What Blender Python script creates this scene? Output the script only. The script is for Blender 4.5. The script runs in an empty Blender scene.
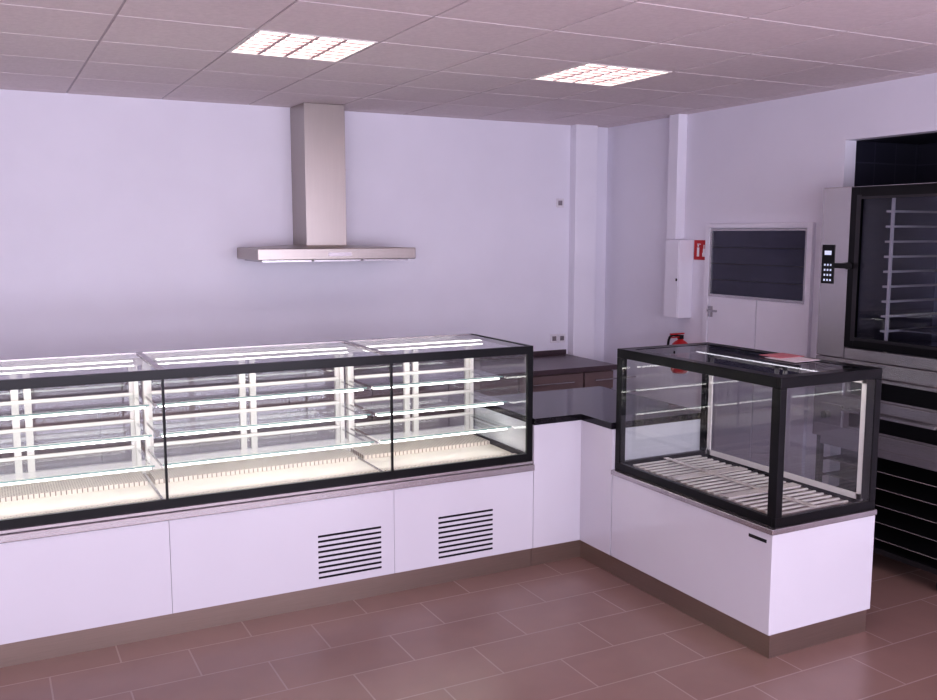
import bpy, bmesh, math
from mathutils import Vector, Matrix
scene = bpy.context.scene
scene.view_settings.view_transform = 'Standard'
try:
    scene.view_settings.look = 'Medium High Contrast'
except Exception as ex:
    print('look', ex)

# ------------------------------------------------------------ materials
def new_mat(name):
    m = bpy.data.materials.new(name); m.use_nodes = True
    nt = m.node_tree
    return m, nt, nt.nodes, nt.links, nt.nodes['Principled BSDF']

def mat(name, col, rough=0.5, metal=0.0, var=0.06, scale=8.0, bump=0.0, coat=0.0, spec=0.5, stretch=None):
    m, nt, N, L, b = new_mat(name)
    tc = N.new('ShaderNodeTexCoord'); mp = N.new('ShaderNodeMapping')
    L.new(tc.outputs['Object'], mp.inputs['Vector'])
    if stretch: mp.inputs['Scale'].default_value = stretch
    nz = N.new('ShaderNodeTexNoise'); nz.inputs['Scale'].default_value = scale
    nz.inputs['Detail'].default_value = 4
    L.new(mp.outputs['Vector'], nz.inputs['Vector'])
    r = N.new('ShaderNodeValToRGB')
    r.color_ramp.elements[0].position = .3; r.color_ramp.elements[1].position = .7
    r.color_ramp.elements[0].color = tuple(c*(1-var) for c in col)+(1,)
    r.color_ramp.elements[1].color = tuple(min(1, c*(1+var)) for c in col)+(1,)
    L.new(nz.outputs['Fac'], r.inputs['Fac'])
    L.new(r.outputs['Color'], b.inputs['Base Color'])
    b.inputs['Roughness'].default_value = rough
    b.inputs['Metallic'].default_value = metal
    b.inputs['Specular IOR Level'].default_value = spec
    b.inputs['Coat Weight'].default_value = coat
    b.inputs['Coat Roughness'].default_value = 0.05
    if bump:
        bp = N.new('ShaderNodeBump'); bp.inputs['Strength'].default_value = bump
        bp.inputs['Distance'].default_value = 0.004
        L.new(nz.outputs['Fac'], bp.inputs['Height']); L.new(bp.outputs['Normal'], b.inputs['Normal'])
    return m

def emit(name, col, s):
    m, nt, N, L, b = new_mat(name)
    b.inputs['Base Color'].default_value = col+(1,)
    b.inputs['Emission Color'].default_value = col+(1,)
    b.inputs['Emission Strength'].default_value = s
    return m

def glass(name, tint, base=0.05, gain=0.8, power=4.0, rough=0.01):
    m = bpy.data.materials.new(name); m.use_nodes = True
    nt = m.node_tree; N = nt.nodes; L = nt.links
    N.remove(N['Principled BSDF'])
    out = N['Material Output']
    t = N.new('ShaderNodeBsdfTransparent'); t.inputs['Color'].default_value = tint+(1,)
    g = N.new('ShaderNodeBsdfGlossy'); g.inputs['Roughness'].default_value = rough
    lw = N.new('ShaderNodeLayerWeight'); lw.inputs['Blend'].default_value = 0.5
    p = N.new('ShaderNodeMath'); p.operation = 'POWER'; p.inputs[1].default_value = power
    ma = N.new('ShaderNodeMath'); ma.operation = 'MULTIPLY_ADD'
    ma.inputs[1].default_value = gain; ma.inputs[2].default_value = base; ma.use_clamp = True
    mx = N.new('ShaderNodeMixShader')
    L.new(lw.outputs['Facing'], p.inputs[0]); L.new(p.outputs[0], ma.inputs[0])
    L.new(ma.outputs[0], mx.inputs[0]); L.new(t.outputs[0], mx.inputs[1]); L.new(g.outputs[0], mx.inputs[2])
    L.new(mx.outputs[0], out.inputs['Surface'])
    return m

def brick(name, c1, c2, mortar, bw, rh, ms, off, rough, coat=0.0, rot=(0,0,0), loc=(0,0,0), bump=.3, nlo=.9, nhi=1.08):
    m, nt, N, L, b = new_mat(name)
    tc = N.new('ShaderNodeTexCoord'); mp = N.new('ShaderNodeMapping')
    mp.inputs['Rotation'].default_value = rot; mp.inputs['Location'].default_value = loc
    L.new(tc.outputs['Object'], mp.inputs['Vector'])
    br = N.new('ShaderNodeTexBrick'); br.offset = off; br.squash = 1.0
    br.inputs['Scale'].default_value = 1.0
    br.inputs['Brick Width'].default_value = bw; br.inputs['Row Height'].default_value = rh
    br.inputs['Mortar Size'].default_value = ms; br.inputs['Mortar Smooth'].default_value = .1
    br.inputs['Color1'].default_value = c1+(1,); br.inputs['Color2'].default_value = c2+(1,)
    br.inputs['Mortar'].default_value = mortar+(1,)
    L.new(mp.outputs['Vector'], br.inputs['Vector'])
    nz = N.new('ShaderNodeTexNoise'); nz.inputs['Scale'].default_value = 5; nz.inputs['Detail'].default_value = 8
    L.new(tc.outputs['Object'], nz.inputs['Vector'])
    rr = N.new('ShaderNodeMapRange'); rr.inputs['To Min'].default_value = nlo; rr.inputs['To Max'].default_value = nhi
    L.new(nz.outputs['Fac'], rr.inputs['Value'])
    vm = N.new('ShaderNodeVectorMath'); vm.operation = 'SCALE'
    L.new(br.outputs['Color'], vm.inputs[0]); L.new(rr.outputs[0], vm.inputs['Scale'])
    L.new(vm.outputs[0], b.inputs['Base Color'])
    bp = N.new('ShaderNodeBump'); bp.inputs['Strength'].default_value = bump; bp.inputs['Distance'].default_value = .003
    bp.invert = True
    L.new(br.outputs['Fac'], bp.inputs['Height']); L.new(bp.outputs['Normal'], b.inputs['Normal'])
    b.inputs['Roughness'].default_value = rough; b.inputs['Coat Weight'].default_value = coat
    return m

M_wall = mat('wall_paint', (.81,.79,.865), .75, var=.015, scale=3, bump=.05)
M_wallw = mat('white_plaster', (.84,.82,.89), .7, var=.02, scale=3)
M_tile = mat('ceiling_tile', (.78,.69,.70), .9, var=.04, scale=40, bump=.3)
M_tbar = mat('ceiling_bar', (.50,.43,.45), .6, var=.02)
M_floor = brick('floor_tiles', (.265,.165,.140), (.285,.182,.158), (.36,.26,.24), .6, .3, .004, .5, .27, loc=(.13,.17,0))
M_dtile = brick('dark_tiles', (.020,.020,.035), (.024,.024,.04), (.045,.045,.07), .3, .2, .004, .0, .4, rot=(math.radians(90),0,math.radians(90)))
M_white = mat('gloss_white_laminate', (.65,.63,.68), .12, var=.01, scale=3, coat=.5)
M_plinth = mat('bronze_plinth', (.32,.25,.215), .28, .8, var=.04, scale=6, stretch=(1,1,30))
M_trim = mat('brushed_aluminium', (.46,.425,.435), .27, .85, var=.04)
M_steel = mat('brushed_steel', (.52,.50,.51), .27, .9, var=.03, scale=4, stretch=(1,1,40))
M_hood = mat('hood_steel', (.43,.39,.36), .33, .85, var=.015, scale=4, stretch=(20,20,1))
M_bsteel = mat('counter_steel', (.24,.175,.17), .4, .4, var=.08, scale=3)
M_btop = mat('back_worktop', (.10,.07,.08), .3, .2, var=.1)
M_black = mat('black_enamel', (.004,.004,.005), .3, var=.1, spec=.3)
M_rubber = mat('black_plastic', (.015,.015,.017), .5, var=.1, spec=.3)
M_granite = mat('black_granite', (.010,.008,.012), .12, var=.5, scale=150, spec=.35)
M_cream = mat('cream_deck', (.70,.63,.58), .22, var=.03, coat=.3)
M_frame = mat('white_frame', (.80,.76,.72), .4, var=.02)
M_perf = brick('perforated_panel', (.70,.62,.55), (.70,.62,.55), (.22,.17,.15), .025, .015, .0028, .5, .4)
M_slot = mat('dark_slot', (.012,.010,.013), .7, spec=.2)
M_red = mat('signal_red', (.50,.015,.02), .35, var=.05)
M_signw = mat('sign_white', (.85,.82,.85), .5, var=.02)
M_edge = mat('glass_edge_green', (.30,.48,.42), .15, var=.05)
M_plastic = mat('white_plastic', (.75,.72,.76), .4, var=.02)
M_tray = mat('dark_tray', (.05,.047,.052), .35, .6, var=.1)
M_cav = mat('oven_cavity', (.45,.48,.58), .4, .5, var=.1)
M_paper = mat('paper', (.75,.68,.70), .7, var=.05)
M_paperr = mat('paper_pink', (.60,.22,.25), .7, var=.2, scale=30)
M_led = emit('led_white', (1.0,.985,.94), 5.5)
M_lamp = emit('fluorescent', (1.0,.88,.85), 3.8)
M_louv = mat('louver_metal', (.66,.50,.49), .4, .3, var=.03)
M_btn = emit('display_leds', (.6,.65,.8), .5)
G_clear = glass('clear_glass', (.96,.98,.97), .06, .7, 4)
G_rear = glass('rear_door_glass', (.84,.84,.87), .13, .6, 4)
G_rear2 = glass('tinted_rear_glass', (.55,.55,.60), .08, .6, 4)
G_top = glass('top_glass', (.86,.89,.89), .08, .8, 3)
G_dark = glass('tinted_top_glass', (.20,.20,.23), .06, .6, 3.4)
G_oven = glass('oven_glass', (.60,.62,.70), .05, .6, 4)
G_shelf = glass('shelf_glass', (.92,.96,.95), .06, .6, 3)

# ------------------------------------------------------------ geometry
class Thing:
    def __init__(s, name, loc):
        s.L = Vector(loc)
        s.e = bpy.data.objects.new(name, None); s.e.location = s.L
        s.e.empty_display_size = .1
        scene.collection.objects.link(s.e)
    def add(s, name, bm, m, smooth=False, bevel=0):
        me = bpy.data.meshes.new(name)
        bmesh.ops.translate(bm, verts=bm.verts, vec=-s.L)
        bm.to_mesh(me); bm.free()
        me.materials.append(m)
        if smooth:
            for p in me.polygons: p.use_smooth = True
        o = bpy.data.objects.new(name, me); scene.collection.objects.link(o); o.parent = s.e
        if bevel:
            md = o.modifiers.new('bevel', 'BEVEL'); md.width = bevel; md.segments = 2
            md.limit_method = 'ANGLE'
        return o
    def boxes(s, name, lst, m, bevel=0):
        bm = bmesh.new()
        for b in lst: bbox(bm, *b)
        return s.add(name, bm, m, bevel=bevel)
    def quad(s, name, pts, m):
        bm = bmesh.new(); bm.faces.new([bm.verts.new(p) for p in pts])
        return s.add(name, bm, m)
    def tube(s, name, pts, r, m):
        cu = bpy.data.curves.new(name, 'CURVE'); cu.dimensions = '3D'; cu.bevel_depth = r; cu.bevel_resolution = 3
        sp = cu.splines.new('NURBS'); sp.points.add(len(pts)-1); sp.use_endpoint_u = True; sp.order_u = 4
        for i, p in enumerate(pts): sp.points[i].co = (*(Vector(p)-s.L), 1)
        cu.materials.append(m)
        o = bpy.data.objects.new(name, cu); scene.collection.objects.link(o); o.parent = s.e

def bbox(bm, x0, x1, y0, y1, z0, z1):
    v = [bm.verts.new(p) for p in ((x0,y0,z0),(x1,y0,z0),(x1,y1,z0),(x0,y1,z0),(x0,y0,z1),(x1,y0,z1),(x1,y1,z1),(x0,y1,z1))]
    for f in ((3,2,1,0),(4,5,6,7),(0,1,5,4),(1,2,6,5),(2,3,7,6),(3,0,4,7)):
        bm.faces.new([v[i] for i in f])
def cyl(bm, p0, p1, r, seg=20, r2=None):
    p0 = Vector(p0); p1 = Vector(p1); d = p1-p0
    q = d.to_track_quat('Z', 'Y').to_matrix().to_4x4()
    bmesh.ops.create_cone(bm, cap_ends=True, segments=seg, radius1=r, radius2=r if r2 is None else r2,
                          depth=d.length, matrix=Matrix.Translation((p0+p1)/2) @ q)
def solo(name, lst, m, bevel=0):
    bm = bmesh.new()
    for b in lst: bbox(bm, *b)
    me = bpy.data.meshes.new(name); bm.to_mesh(me); bm.free(); me.materials.append(m)
    o = bpy.data.objects.new(name, me); scene.collection.objects.link(o)
    if bevel:
        md = o.modifiers.new('bevel', 'BEVEL'); md.width = bevel; md.segments = 2
    return o
def prism(pts, z0, z1):
    bm = bmesh.new()
    a = [bm.verts.new((x,y,z0)) for x,y in pts]; b = [bm.verts.new((x,y,z1)) for x,y in pts]
    bm.faces.new(a[::-1]); bm.faces.new(b); n = len(pts)
    for i in range(n): bm.faces.new([a[i], a[(i+1)%n], b[(i+1)%n], b[i]])
    return bm

# ------------------------------------------------------------ room
CZ = 2.86; XW = 4.92; YW = 6.80; XL = -4.0; YF = -2.5
solo('floor', [(XL-.1, 5.8, YF-.1, YW+.1, -.1, 0)], M_floor)
solo('wall_back', [(XL-.1, XW+.1, YW, YW+.1, 0, CZ+.2)], M_wall)
solo('wall_left', [(XL-.1, XL, YF, YW, 0, CZ+.2)], M_wall)
solo('wall_right', [(XW, XW+.1, 4.25, YW, 0, CZ+.2), (XW, XW+.1, 2.9, 4.25, 2.535, CZ+.2), (XW, XW+.1, YF, 2.9, 0, CZ+.2)], M_wall)
solo('wall_recess', [(5.62,5.7,2.8,4.35,0,2.7),(XW+.1,5.62,4.25,4.35,0,2.7),(XW+.1,5.62,2.8,2.9,0,2.7),(XW+.1,5.62,2.9,4.25,2.535,2.7)], M_dtile)
solo('wall_front', [(XL-.1,XW+.1,YF-.1,YF,0,.3),(XL-.1,XW+.1,YF-.1,YF,2.6,CZ+.2),(XL-.1,-3.5,YF-.1,YF,.3,2.6),(4.5,XW+.1,YF-.1,YF,.3,2.6)], M_wall)
w = Thing('window_1', (.5, YF-.05, .3))
w.boxes('mullions', [(x-.03,x+.03,YF-.08,YF-.02,.3,2.6) for x in (-3.47,-1.5,.5,2.5,4.47)]+[(-3.44,4.44,YF-.08,YF-.02,.3,.36),(-3.44,4.44,YF-.08,YF-.02,2.54,2.6)], M_frame)
solo('trim_1', [(4.53,4.75,YW-.09,YW,0,CZ)], M_wallw, .004)
solo('trim_2', [(4.83,XW,5.76,5.87,1.9,CZ)], M_wallw, .004)

holes = [(0,0),(3,0),(3,-4),(0,-4)]
GX, GY = 1.17, 4.30
bm = bmesh.new()
for i in range(-9, 7):
    for j in range(-12, 6):
        if (i,j) in holes: continue
        x0 = GX+.6*i; y0 = GY+.6*j
        a,b_,c,d = max(x0+.006,XL), min(x0+.594,XW), max(y0+.006,YF), min(y0+.594,YW)
        if b_-a < .03 or d-c < .03: continue
        bbox(bm, a, b_, c, d, CZ, CZ+.02)
me = bpy.data.meshes.new('ceiling')
nt_ = len(bm.faces)
for i in range(-8, 7):
    x = GX+.6*i
    if XL+.02 < x < XW-.02: bbox(bm, x-.0059, x+.0059, YF, YW, CZ+.004, CZ+.024)
for j in range(-11, 6):
    y = GY+.6*j
    if YF+.02 < y < YW-.02:
        xs = [XL]+[GX+.6*i for i in range(-8,7) if XL+.02 < GX+.6*i < XW-.02]+[XW]
        for a,b_ in zip(xs[:-1], xs[1:]): bbox(bm, a+.006, b_-.006, y-.0059, y+.0059, CZ+.004, CZ+.024)
bm.faces.ensure_lookup_table()
for k,f in enumerate(bm.faces): f.material_index = 0 if k < nt_ else 1
bm.to_mesh(me); bm.free(); me.materials.append(M_tile); me.materials.append(M_tbar)
scene.collection.objects.link(bpy.data.objects.new('ceiling', me))

for (i,j) in holes:
    x0 = GX+.6*i+.010; y0 = GY+.6*j+.010; x1 = x0+.58; y1 = y0+.58
    t = Thing('ceiling_louver_light', ((x0+x1)/2, (y0+y1)/2, CZ))
    t.boxes('housing', [(x0,x1,y0,y1,CZ+.06,CZ+.07),(x0,x0+.012,y0,y1,CZ-.002,CZ+.06),(x1-.012,x1,y0,y1,CZ-.002,CZ+.06),
                        (x0+.012,x1-.012,y0,y0+.012,CZ-.002,CZ+.06),(x0+.012,x1-.012,y1-.012,y1,CZ-.002,CZ+.06)], M_frame)
    t.quad('glow_panel', [(x0+.013,y0+.013,CZ+.055),(x0+.013,y1-.013,CZ+.055),(x1-.013,y1-.013,CZ+.055),(x1-.013,y0+.013,CZ+.055)], M_lamp)
    bl = [(x0+.012+.556*k/4-.010, x0+.012+.556*k/4+.010, y0+.012, y1-.012, CZ, CZ+.02) for k in (1,2,3)]
    for q in range(4):
        bl += [(x0+.012+.556*q/4+.0101, x0+.012+.556*(q+1)/4-.0101, y0+.012+.556*k/7-.010, y0+.012+.556*k/7+.010, CZ, CZ+.006) for k in range(1,7)]
    t.boxes('louver', bl, M_louv)

# ------------------------------------------------------------ left display counter
X0, X1, YA, YB = -1.61, 2.78, 4.53, 5.28
mods = [-1.61, -.436, .734, 1.903, 2.78]
d = Thing('bakery_display_counter', ((X0+X1)/2, 4.9, 0))
d.boxes('plinth', [(X0+.02,X1,YA,YB-.04,0,.112)], M_plinth)
gap = .0016
d.boxes('body_panels', [(a+gap/2,b-gap/2,YA-.02,YA,.115,.585) for a,b in zip(mods[:-1],mods[1:])], M_white, .001)
d.boxes('body', [(X0,X1-.002,YA+.001,YB,.113,.60)], M_white)
d.boxes('ledge', [(X0,X1,YA-.035,YA,.585,.622),(X0,X1,YA-.022,YA+.0,.622,.64)], M_trim, .004)
d.boxes('deck', [(X0,X1-.002,YA,YB,.60,.64)], M_cream)
sl = []
for a,b,z0,z1 in ((1.474,1.826,.150,.400),(2.167,2.51,.145,.40)):
    n = 9
    for k in range(n):
        zc = z0+(z1-z0)*(k+.5)/n
        sl.append((a,b,YA-.0215,YA-.0195,zc-.0055,zc+.0055))
d.boxes('vent_slots', sl, M_slot)
ZT = 1.31; ZB = .64
fr = [(X0,X1,YA-.006,YA+.012,ZT-.046,ZT),(X0,X1,YA-.006,YA+.012,ZB,ZB+.042)]
fr += [(X1-.036,X1,YA-.006,YA+.012,ZB+.042,ZT-.046),(X0,X0+.03,YA-.006,YA+.012,ZB+.042,ZT-.046)]
fr += [(m-.006,m+.006,YA-.006,YA+.006,ZB+.042,ZT-.046) for m in mods[1:-1]]
fr += [(X1-.012,X1,YA+.012,YB,ZT-.03,ZT),(X1-.012,X1,YA+.012,YB,ZB+.0,ZB+.03)]
d.boxes('black_frame', fr, M_black)
d.quad('front_glass', [(X0,YA+.002,ZB+.03),(X1,YA+.002,ZB+.03),(X1,YA+.002,ZT-.03),(X0,YA+.002,ZT-.03)], G_clear)
d.quad('end_glass', [(X1-.006,YA,ZB),(X1-.006,YB,ZB),(X1-.006,YB,ZT-.01),(X1-.006,YA,ZT-.01)], G_clear)
d.quad('end_glass_far', [(X0+.006,YA,ZB),(X0+.006,YB,ZB),(X0+.006,YB,ZT-.01),(X0+.006,YA,ZT-.01)], G_clear)
d.quad('top_glass', [(X0,YA+.012,ZT-.004),(X1-.012,YA+.012,ZT-.004),(X1-.012,YB-.03,ZT-.004),(X0,YB-.03,ZT-.004)], G_top)
d.boxes('top_rail', [(X0,X1-.012,YB-.03,YB,ZT-.03,ZT)]+[(m-.016,m+.016,YA+.012,YB-.03,ZT-.012,ZT+.001) for m in mods[1:-1]], M_trim)
d.boxes('top_light_housing', [(a+.05,b-.05,5.02,5.10,ZT-.035,ZT-.02) for a,b in zip(mods[:-1],mods[1:])], M_frame)
d.boxes('top_light_led', [(a+.06,b-.06,5.025,5.095,ZT-.043,ZT-.036) for a,b in zip(mods[:-1],mods[1:])]
        +[(a+.06,b-.06,5.04,5.08,ZT-.0195,ZT-.017) for a,b in zip(mods[:-1],mods[1:])], M_led)
st = [(X0,X1-.012,YB-.034,YB,ZB,ZB+.075),(X0,X1-.012,YB-.034,YB,ZT-.07,ZT-.03)]
for a,b in zip(mods[:-1],mods[1:]):
    c = (a+b)/2
    for x,w_ in ((a+.035,.045),(c-.03,.034),(c+.03,.034),(b-.035,.045)):
        st.append((x-w_/2,x+w_/2,YB-.030,YB-.004,ZB+.075,ZT-.07))
d.boxes('rear_door_frames', st, M_frame)
d.quad('rear_glass', [(X0,YB-.012,ZB+.04),(X1-.012,YB-.012,ZB+.04),(X1-.012,YB-.012,ZT-.06),(X0,YB-.012,ZT-.06)], G_rear)
SZ = (.80,.945,1.09)
led=[]; arms=[]; edges=[]; prof=[]; posts=[]; rails=[]
bm = bmesh.new()
for a,b in zip(mods[:-1],mods[1:]):
    for k,z in enumerate(SZ):
        y0 = 4.74+.05*k; y1 = 5.2
        bm.faces.new([bm.verts.new(p) for p in ((a+.02,y0,z),(b-.02,y0,z),(b-.02,y1,z),(a+.02,y1,z))])
        edges.append((a+.02,b-.02,y0-.004,y0,z-.004,z+.004))
        prof.append((a+.03,b-.03,y0+.02,y0+.055,z-.009,z-.003))
        led.append((a+.035,b-.035,y0+.016,y0+.057,z-.018,z-.0095))
        rails.append((a+.05,b-.05,5.205,5.228,z-.006,z+.010))
        for x in (a+.025,b-.025): arms.append((x-.004,x+.004,y0+.06,5.229,z-.026,z-.018))
    for x in (a+.025,b-.025): posts.append((x-.012,x+.012,5.23,5.244,ZB,ZT-.03))
d.add('shelf_glass_panes', bm, G_shelf)
d.boxes('shelf_edges', edges, M_edge); d.boxes('led_profiles', prof, M_frame)
d.boxes('led_strips', led, M_led); d.boxes('shelf_arms', arms, M_steel); d.boxes('shelf_posts', posts, M_frame)
d.boxes('shelf_back_rails', rails, M_frame)
d.boxes('air_grille', [(a+.02,b-.02,5.0,5.22,ZB,ZB+.022) for a,b in zip(mods[:-1],mods[1:])]+[(a+.02,b-.02,4.57,4.69,ZB,ZB+.010) for a,b in zip(mods[:-1],mods[1:])], M_perf)
d.boxes('deck_joints', [(m-.006,m+.006,YA+.02,YB-.04,ZB,ZB+.006) for m in mods[1:-1]], M_steel)

# ------------------------------------------------------------ corner counter (raised)
c = Thing('corner_service_counter', (3.3, 4.8, 0))
def ell(o=0):
    return [(2.782,4.51-o),(3.11-o,4.51-o),(3.11-o,4.203),(3.79+o,4.203),(3.79+o,5.28+o),(2.782,5.28+o)]
c.add('body', prism(ell(0), .115, .85), M_white)
c.add('worktop', prism(ell(.008), .851, .888), M_granite, bevel=.002)
c.add('plinth', prism([(2.782,4.53),(3.13,4.53),(3.13,4.203),(3.77,4.203),(3.77,5.26),(2.782,5.26)], 0, .114), M_plinth)

# ------------------------------------------------------------ right display case
XA, XB, Y0, Y1 = 3.13, 3.79, 2.99, 4.20
r = Thing('bakery_display_counter', ((XA+XB)/2, 3.6, 0))
r.boxes('plinth', [(XA-.005,XB-.02,Y0-.0,Y1,0,.112)], M_plinth)
r.boxes('body', [(XA-.018,XB,Y0-.005,Y1-.002,.113,.592)], M_white, .003)
r.boxes('ledge', [(XA-.03,XB,Y0-.015,Y1-.002,.593,.62)], M_trim, .003)
r.boxes('maker_plate', [(XA+.0-.021,XA-.018,Y0+.03,Y0+.14,.545,.56)], M_rubber)
ZB=.621; ZT=1.31; e=.04
fr = []
for z0,z1 in ((ZB,ZB+.042),(ZT-.05,ZT)):
    fr += [(XA,XB,Y0,Y0+e*.6,z0,z1),(XA,XB,Y1-e*.6,Y1,z0,z1),(XA,XA+e*.6,Y0+e*.6,Y1-e*.6,z0,z1),(XB-e*.6,XB,Y0+e*.6,Y1-e*.6,z0,z1)]
for x0,x1 in ((XA,XA+e),(XB-e,XB)):
    for y0,y1 in ((Y0,Y0+e*1.3),(Y1-e,Y1)):
        fr.append((x0,x1,y0,y1,ZB+.042,ZT-.05))
r.boxes('black_frame', fr, M_black, .002)
r.boxes('top_border', [(XA+.024,XA+.07,Y0+.024,Y1-.024,ZT-.008,ZT-.001),(XB-.07,XB-.024,Y0+.024,Y1-.024,ZT-.008,ZT-.001),
                       (XA+.07,XB-.07,Y0+.024,Y0+.07,ZT-.008,ZT-.001),(XA+.07,XB-.07,Y1-.07,Y1-.024,ZT-.008,ZT-.001)], M_black)
r.quad('top_glass', [(XA+.07,Y0+.07,ZT-.003),(XB-.07,Y0+.07,ZT-.003),(XB-.07,Y1-.07,ZT-.003),(XA+.07,Y1-.07,ZT-.003)], G_dark)
r.quad('front_glass', [(XA+.004,Y0+.01,ZB),(XA+.004,Y1-.01,ZB),(XA+.004,Y1-.01,ZT-.02),(XA+.004,Y0+.01,ZT-.02)], G_clear)
r.quad('end_glass', [(XA+.01,Y0+.004,ZB),(XB-.01,Y0+.004,ZB),(XB-.01,Y0+.004,ZT-.02),(XA+.01,Y0+.004,ZT-.02)], G_clear)
r.quad('far_end_glass', [(XA+.01,Y1-.006,ZB),(XB-.01,Y1-.006,ZB),(XB-.01,Y1-.006,ZT-.02),(XA+.01,Y1-.006,ZT-.02)], G_clear)
r.quad('rear_glass', [(XB-.012,Y0+.01,ZB),(XB-.012,Y1-.01,ZB),(XB-.012,Y1-.01,ZT-.02),(XB-.012,Y0+.01,ZT-.02)], G_rear2)
ym = (Y0+Y1)/2
r.boxes('rear_door_frames', [(XB-.035,XB-.026,y-.014,y+.014,ZB+.03,ZT-.052) for y in (Y0+.07,ym-.03,ym+.03,Y1-.07)]
        +[(XB-.035,XB-.026,Y0+.05,Y1-.05,ZB+.03,ZB+.06),(XB-.035,XB-.026,Y0+.05,Y1-.05,ZT-.082,ZT-.052)], M_frame)
r.boxes('deck_pan', [(XA+.025,XB-.036,Y0+.025,Y1-.025,ZB,ZB+.008)], M_bsteel)
n = 22
sl = [(XA+.07,XB-.1,Y0+.08+(Y1-Y0-.16)*k/(n-1)-.006,Y0+.08+(Y1-Y0-.16)*k/(n-1)+.006,ZB+.026,ZB+.034) for k in range(n)]
r.boxes('deck_slats', sl, M_frame)
r.boxes('slat_rails', [(x-.008,x+.008,Y0+.06,Y1-.06,ZB+.008,ZB+.0255) for x in (XA+.1,XB-.13)]
        +[(XA+.07,XB-.1,y-.03,y+.03,ZB+.0345,ZB+.039) for y in (Y0+.40,Y0+.78)]
        +[((XA+XB)/2-.03,(XA+XB)/2,Y0+.06,Y1-.06,ZB+.0395,ZB+.044)], M_cream)
r.boxes('light_housing', [(XB-.16,XB-.10,Y0+.07,Y1-.07,ZT-.035,ZT-.015)], M_frame)
r.boxes('light_led', [(XB-.155,XB-.105,Y0+.08,Y1-.08,ZT-.042,ZT-.0355)], M_led)

p = Thing('leaflet_stack', (3.68,3.45,1.31))
p.boxes('white_sheets', [(3.56,3.74,3.32,3.52,1.3105,1.3135)], M_paper)
p.boxes('pink_sheet', [(3.60,3.77,3.45,3.60,1.3138,1.316)], M_paperr)

# ------------------------------------------------------------ back counter along wall
b = Thing('back_work_counter', (1.8, 6.4, 0))
b.boxes('worktop', [(-1.8,4.5,6.03,6.795,.86,.90)], M_btop, .003)
b.boxes('splash_lip', [(-1.8,4.5,6.775,6.795,.901,.94)], M_btop)
b.boxes('carcass', [(-1.8,4.48,6.08,6.78,.10,.859)], M_bsteel)
fr=[];hd=[]
x=-1.8
while x < 4.3:
    fr.append((x+.004,min(x+.59,4.48),6.058,6.079,.11,.70)); fr.append((x+.004,min(x+.59,4.48),6.058,6.079,.71,.85))
    hd.append((x+.1,x+.5,6.045,6.057,.78,.79)); hd.append((x+.1,x+.5,6.045,6.057,.66,.67)); x += .6
b.boxes('fronts', fr, M_bsteel, .002); b.boxes('handles', hd, M_steel)
b.boxes('base', [(-1.8,4.48,6.12,6.77,0,.099)], M_plinth)

# ------------------------------------------------------------ range hood
h = Thing('range_hood', (2.236,6.5,1.75))
h.boxes('chimney', [(2.077,2.378,6.47,6.797,1.86,CZ-.003)], M_hood, .002)
h.boxes('chimney_seam', [(2.075,2.380,6.468,6.797,2.40,2.403)], M_hood)
bm = bmesh.new(); bbox(bm, 1.656,2.816,6.22,6.797,1.765,1.845)
h.add('canopy', bm, M_hood, bevel=.006)
bm = bmesh.new()
lo = [(1.75,6.26),(2.72,6.26),(2.72,6.797),(1.75,6.797)]; hi=[(2.05,6.45),(2.405,6.45),(2.405,6.797),(2.05,6.797)]
A=[bm.verts.new((x,y,1.846)) for x,y in lo]; B=[bm.verts.new((x,y,1.862)) for x,y in hi]
bm.faces.new(B)
for i in range(4): bm.faces.new([A[i],A[(i+1)%4],B[(i+1)%4],B[i]])
h.add('canopy_slope', bm, M_hood)
h.boxes('grease_filters', [(1.70+.365*k,2.045+.365*k,6.27,6.75,1.752,1.764) for k in range(3)], M_steel)
h.boxes('control_strip', [(2.15,2.32,6.216,6.2195,1.79,1.815)], M_trim)

for nm,zc,xs in (('wall_socket',1.04,(4.385,4.465)),('light_switch',2.204,(4.43,))):
    s = Thing(nm,(4.42,YW,zc))
    s.boxes('plate', [(xx-.038,xx+.038,YW-.010,YW-.001,zc-.038,zc+.038) for xx in xs], M_plastic, .003)
    s.boxes('insert', [(xx-.02,xx+.02,YW-.012,YW-.0101,zc-.02,zc+.02) for xx in xs], M_trim)

j = Thing('junction_cabinet', (4.85,5.74,1.29))
j.boxes('cabinet', [(4.785,XW-.001,5.65,5.82,1.29,1.897)], M_wallw, .004)
j.boxes('cabinet_door', [(4.779,4.784,5.66,5.81,1.30,1.887)], M_wallw)
j.boxes('lock', [(4.776,4.7788,5.665,5.68,1.58,1.60)], M_rubber)

s = Thing('fire_extinguisher_sign', (XW,5.56,1.82))
s.boxes('plate', [(XW-.006,XW-.001,5.485,5.635,1.745,1.895)], M_red)
s.boxes('symbol', [(XW-.008,XW-.0065,5.575,5.60,1.77,1.84),(XW-.008,XW-.0065,5.58,5.595,1.845,1.86),(XW-.008,XW-.0065,5.56,5.60,1.862,1.868),
                   (XW-.008,XW-.0065,5.505,5.54,1.77,1.80),(XW-.008,XW-.0065,5.512,5.533,1.80,1.83),(XW-.008,XW-.0065,5.518,5.527,1.83,1.86)], M_signw)

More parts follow.
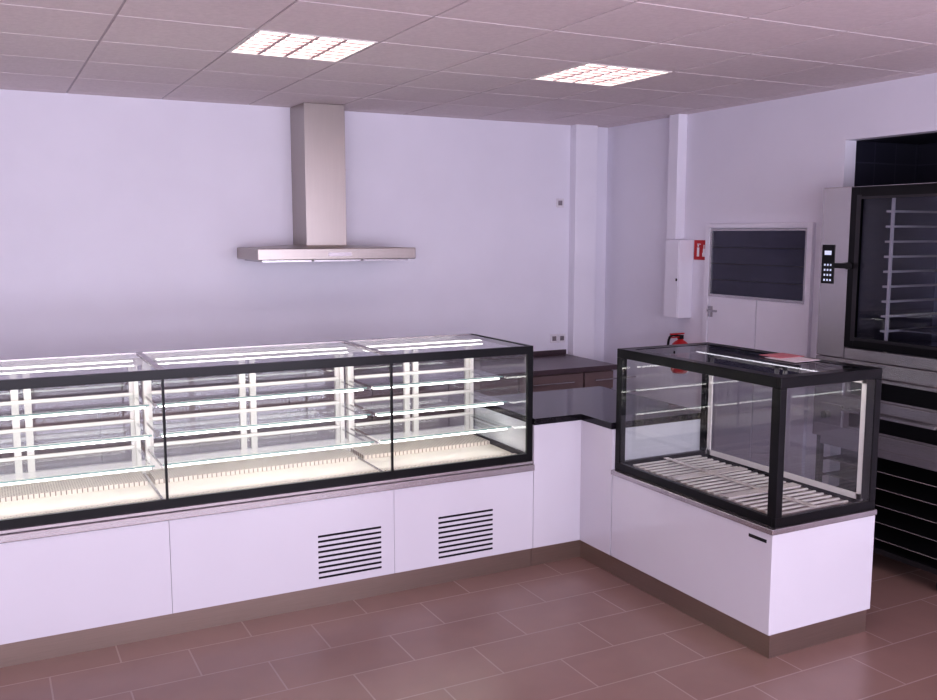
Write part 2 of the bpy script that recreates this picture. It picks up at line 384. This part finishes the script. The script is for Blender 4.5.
f = Thing('fire_extinguisher', (4.82,5.66,.85))
cx,cy=4.825,5.66
bm=bmesh.new(); prof_=[(0,.86),(.05,.86),(.066,.875),(.07,.90),(.07,1.05),(.062,1.09),(.04,1.11),(.022,1.12),(.022,1.13),(0,1.13)]
ring=[]
for rr,zz in prof_:
    ring.append([bm.verts.new((cx+max(rr,.0005)*math.cos(t*math.pi/12),cy+max(rr,.0005)*math.sin(t*math.pi/12),zz)) for t in range(24)])
for a_,b_ in zip(ring[:-1],ring[1:]):
    for t in range(24): bm.faces.new([a_[t],a_[(t+1)%24],b_[(t+1)%24],b_[t]])
f.add('cylinder', bm, M_red, smooth=True)
f.boxes('valve', [(cx-.015,cx+.015,cy-.02,cy+.02,1.128,1.16)], M_rubber)
f.boxes('lever', [(cx-.10,cx+.03,cy-.010,cy+.010,1.165,1.175),(cx-.09,cx+.0,cy-.008,cy+.008,1.14,1.148)], M_red)
f.tube('hose', [(cx,cy+.02,1.145),(cx-.02,cy+.10,1.17),(cx-.02,cy+.13,1.08),(cx-.03,cy+.11,1.0),(cx-.03,cy+.085,.93)], .010, M_rubber)
f.boxes('wall_bracket', [(cx+.07,XW-.001,cy-.03,cy+.03,.95,1.0)], M_rubber)

# ------------------------------------------------------------ door on the right wall
dr = Thing('door_1', (XW,4.97,0))
F0,F1=4.50,5.44; x=XW-.001
dr.boxes('frame', [(x-.03,x,F0-.045,F0,0,2.02),(x-.03,x,F1,F1+.045,0,2.02),(x-.03,x,F0,F1,1.985,2.02)], M_wallw, .003)
ym=4.945
dr.boxes('leaves', [(x-.02,x,F0+.003,ym-.004,.01,1.48),(x-.02,x,ym+.004,F1-.003,.01,1.48)], M_wallw, .002)
dr.boxes('leaf_gap', [(x-.012,x-.006,ym-.004,ym+.004,.01,1.48)], M_slot)
M_pane = mat('dark_pane', (.03,.03,.06), .2, var=.15, scale=3, coat=.2)
dr.boxes('upper_pane', [(x-.015,x-.002,F0+.003,F1-.003,1.49,1.98)], M_pane)
dr.boxes('pane_slats', [(x-.017,x-.0152,F0+.01,F1-.01,z,z+.006) for z in (1.60,1.72,1.84)], M_tray)
dr.boxes('pane_frame', [(x-.024,x-.0155,F0+.003,F0+.018,1.496,1.98),(x-.024,x-.0155,F1-.018,F1-.003,1.496,1.98),(x-.024,x-.0155,F0+.019,F1-.019,1.966,1.98)], M_steel)
dr.boxes('rail', [(x-.026,x-.0155,F0+.003,F1-.003,1.475,1.495)], M_steel)
dr.boxes('handle', [(x-.04,x-.0205,F1-.05,F1-.02,1.32,1.40),(x-.05,x-.041,F1-.12,F1-.02,1.36,1.375)], M_steel)

# ------------------------------------------------------------ oven stack
OX0,OX1,OY0,OY1 = 4.50,5.35,3.10,4.03
o = Thing('convection_oven', (4.9,3.56,1.215))
z0,z1=1.215,2.217
o.boxes('shell', [(OX0+.03,OX1,OY0,OY0+.05,z0,z1),(OX0+.03,OX1,3.83,OY1,z0,z1),(OX0+.03,OX1,OY0+.05,3.83,z0,z0+.06),(OX0+.03,OX1,OY0+.05,3.83,z1-.04,z1),(OX1-.04,OX1,OY0+.05,3.83,z0+.06,z1-.04)], M_steel)
o.boxes('control_column', [(OX0,OX0+.029,3.825,OY1,z0,z1)], M_steel, .004)
o.boxes('door_frame', [(OX0-.01,OX0+.028,3.76,3.82,z0+.07,z1-.005),(OX0-.01,OX0+.028,OY0,OY0+.06,z0+.07,z1-.005),
                       (OX0-.01,OX0+.028,OY0+.06,3.76,z0+.07,z0+.13),(OX0-.01,OX0+.028,OY0+.06,3.76,z1-.07,z1-.005)], M_black, .003)
o.boxes('inner_door_frame', [(OX0-.013,OX0-.0105,3.745,3.775,z0+.11,z1-.05),(OX0-.013,OX0-.0105,OY0+.055,OY0+.07,z0+.11,z1-.05),(OX0-.013,OX0-.0105,OY0+.07,3.745,z0+.115,z0+.130),(OX0-.013,OX0-.0105,OY0+.07,3.745,z1-.075,z1-.06)], M_tray)
o.boxes('sill', [(OX0,OX0+.029,OY0,3.82,z0,z0+.065)], M_steel, .003)
o.quad('door_glass', [(OX0+.005,OY0+.06,z0+.13),(OX0+.005,3.76,z0+.13),(OX0+.005,3.76,z1-.07),(OX0+.005,OY0+.06,z1-.07)], G_oven)
o.boxes('cavity_liner', [(OX1-.06,OX1-.041,OY0+.051,3.829,z0+.061,z1-.041)], M_cav)
o.boxes('fan_guard', [(OX1-.30,OX1-.29,OY0+.25,3.52,z0+.10,z1-.10)], M_cav)
o.boxes('tray_slides', [(OX0+.06,OX1-.31,yy,yy+.03,z0+.17+.085*k,z0+.182+.085*k) for k in range(9) for yy in (OY0+.08,3.60)]
        +[(OX0+.06,OX0+.075,yy,yy+.014,z0+.061,z1-.041) for yy in (OY0+.112,3.585)], M_frame)
o.boxes('trays', [(OX0+.16,OX1-.32,OY0+.112,3.58,z0+.178+.085*k,z0+.184+.085*k) for k in (0,)], M_steel)
o.boxes('display', [(OX0-.004,OX0-.0005,3.925,4.015,1.65,1.88)], M_black)
o.boxes('buttons', [(OX0-.006,OX0-.0045,3.94+.022*i,3.952+.022*i,1.665+.03*k,1.677+.03*k) for i in range(3) for k in range(4)]
        +[(OX0-.006,OX0-.0045,3.945,3.995,1.82,1.845)], M_btn)
o.boxes('door_handle', [(OX0-.04,OX0-.0105,3.795,3.815,1.74,1.78),(OX0-.055,OX0-.0405,3.76,3.90,1.745,1.775)], M_rubber, .006)

k_ = Thing('deck_oven', (4.9,3.56,.72))
k_.boxes('body', [(OX0+.03,OX1,OY0,OY1,.72,1.213)], M_steel)
k_.boxes('fascia', [(OX0,OX0+.029,OY0,OY1,1.13,1.21),(OX0,OX0+.029,OY0,OY1,.93,.99),(OX0,OX0+.029,OY0,OY1,.72,.80),
                    (OX0,OX0+.029,3.82,OY1,.99,1.13),(OX0,OX0+.029,3.82,OY1,.80,.93),(OX0,OX0+.029,OY0,OY0+.04,.80,1.13)], M_steel, .002)
k_.boxes('windows', [(OX0+.008,OX0+.029,OY0+.09,3.77,1.005,1.105),(OX0+.008,OX0+.029,OY0+.09,3.77,.815,.905)], M_black)
k_.boxes('door_surrounds', [(OX0+.010,OX0+.0285,OY0+.04,3.82,.992,1.128),(OX0+.010,OX0+.0285,OY0+.04,3.82,.802,.928)], M_trim)
k_.boxes('handles', [(OX0-.035,OX0-.02,OY0+.08,3.80,1.11,1.125),(OX0-.035,OX0-.02,OY0+.08,3.80,.905,.92)]
         +[(OX0-.02,OX0+.0075,yy,yy+.015,z,z+.015) for z in (1.11,.905) for yy in (OY0+.12,3.74)], M_steel)
bm=bmesh.new()
for z in (1.07,.86): cyl(bm,(OX0-.02,3.935,z),(OX0-.0005,3.935,z),.022)
k_.add('knobs', bm, M_rubber)

t = Thing('tray_rack_trolley', (4.9,3.56,0))
pz=[]
for xx in (OX0+.03,OX1-.06):
    for yy in (OY0+.01,OY1-.04): pz.append((xx,xx+.03,yy,yy+.03,.10,.716))
t.boxes('posts', pz, M_tray)
t.boxes('top_frame', [(OX0+.02,OX1,OY0+.045,OY1-.045,.67,.715)], M_steel)
t.boxes('bottom_frame', [(OX0+.03,OX0+.06,OY0+.045,OY1-.045,.10,.13),(OX1-.06,OX1-.03,OY0+.045,OY1-.045,.10,.13)], M_tray)
t.boxes('bottom_plate', [(OX0+.061,OX1-.061,OY0+.045,OY1-.045,.10,.11)], M_tray)
t.boxes('tray_stack', [(OX0+.06,OX1-.07,OY0+.045,OY1-.045,.17+.1*k,.175+.1*k) for k in range(5)], M_tray)
bm = bmesh.new()
for k in range(5): cyl(bm, (OX0+.055,OY0+.045,.175+.1*k), (OX0+.055,OY1-.045,.175+.1*k), .0035, 10)
t.add('tray_rims', bm, M_trim)
bm = bmesh.new()
for q in range(1,14):
    yy = OY0+.045+(OY1-OY0-.09)*q/14
    cyl(bm, (OX1-.05,yy,.11), (OX1-.05,yy,.67), .003, 8)
t.add('rear_mesh_bars', bm, M_tray)
t.boxes('side_runners', [(OX0+.062,OX1-.062,yy,yy+.012,.155+.1*k,.167+.1*k) for k in range(5) for yy in (OY0+.025,OY1-.037)], M_steel)
bm=bmesh.new()
for xx in (OX0+.06,OX1-.06):
    for yy in (OY0+.04,OY1-.05): cyl(bm,(xx,yy-.012,.04),(xx,yy+.012,.04),.04); bbox(bm,xx-.015,xx+.015,yy-.018,yy+.018,.075,.0995)
t.add('castors', bm, M_rubber)

# ------------------------------------------------------------ light
W = bpy.data.worlds.new('world'); scene.world = W; W.use_nodes = True
bg = W.node_tree.nodes['Background']
bg.inputs['Color'].default_value = (.86,.82,1.0,1); bg.inputs['Strength'].default_value = 7.4
L_ = bpy.data.lights.new('window_portal','AREA'); L_.shape='RECTANGLE'; L_.size=8; L_.size_y=2.3
L_.cycles.is_portal = True
lo_ = bpy.data.objects.new('window_portal', L_); lo_.location=(.5,YF-.12,1.45); lo_.rotation_euler=(math.radians(90),0,0)
scene.collection.objects.link(lo_)

cam = bpy.data.cameras.new('camera'); cam.sensor_width=36; cam.lens=36*933/937; cam.clip_start=.05
co = bpy.data.objects.new('camera', cam); co.location=(0,0,1.95)
co.rotation_euler=(math.radians(90-7.15),0,math.radians(-27.57))
scene.collection.objects.link(co); scene.camera = co
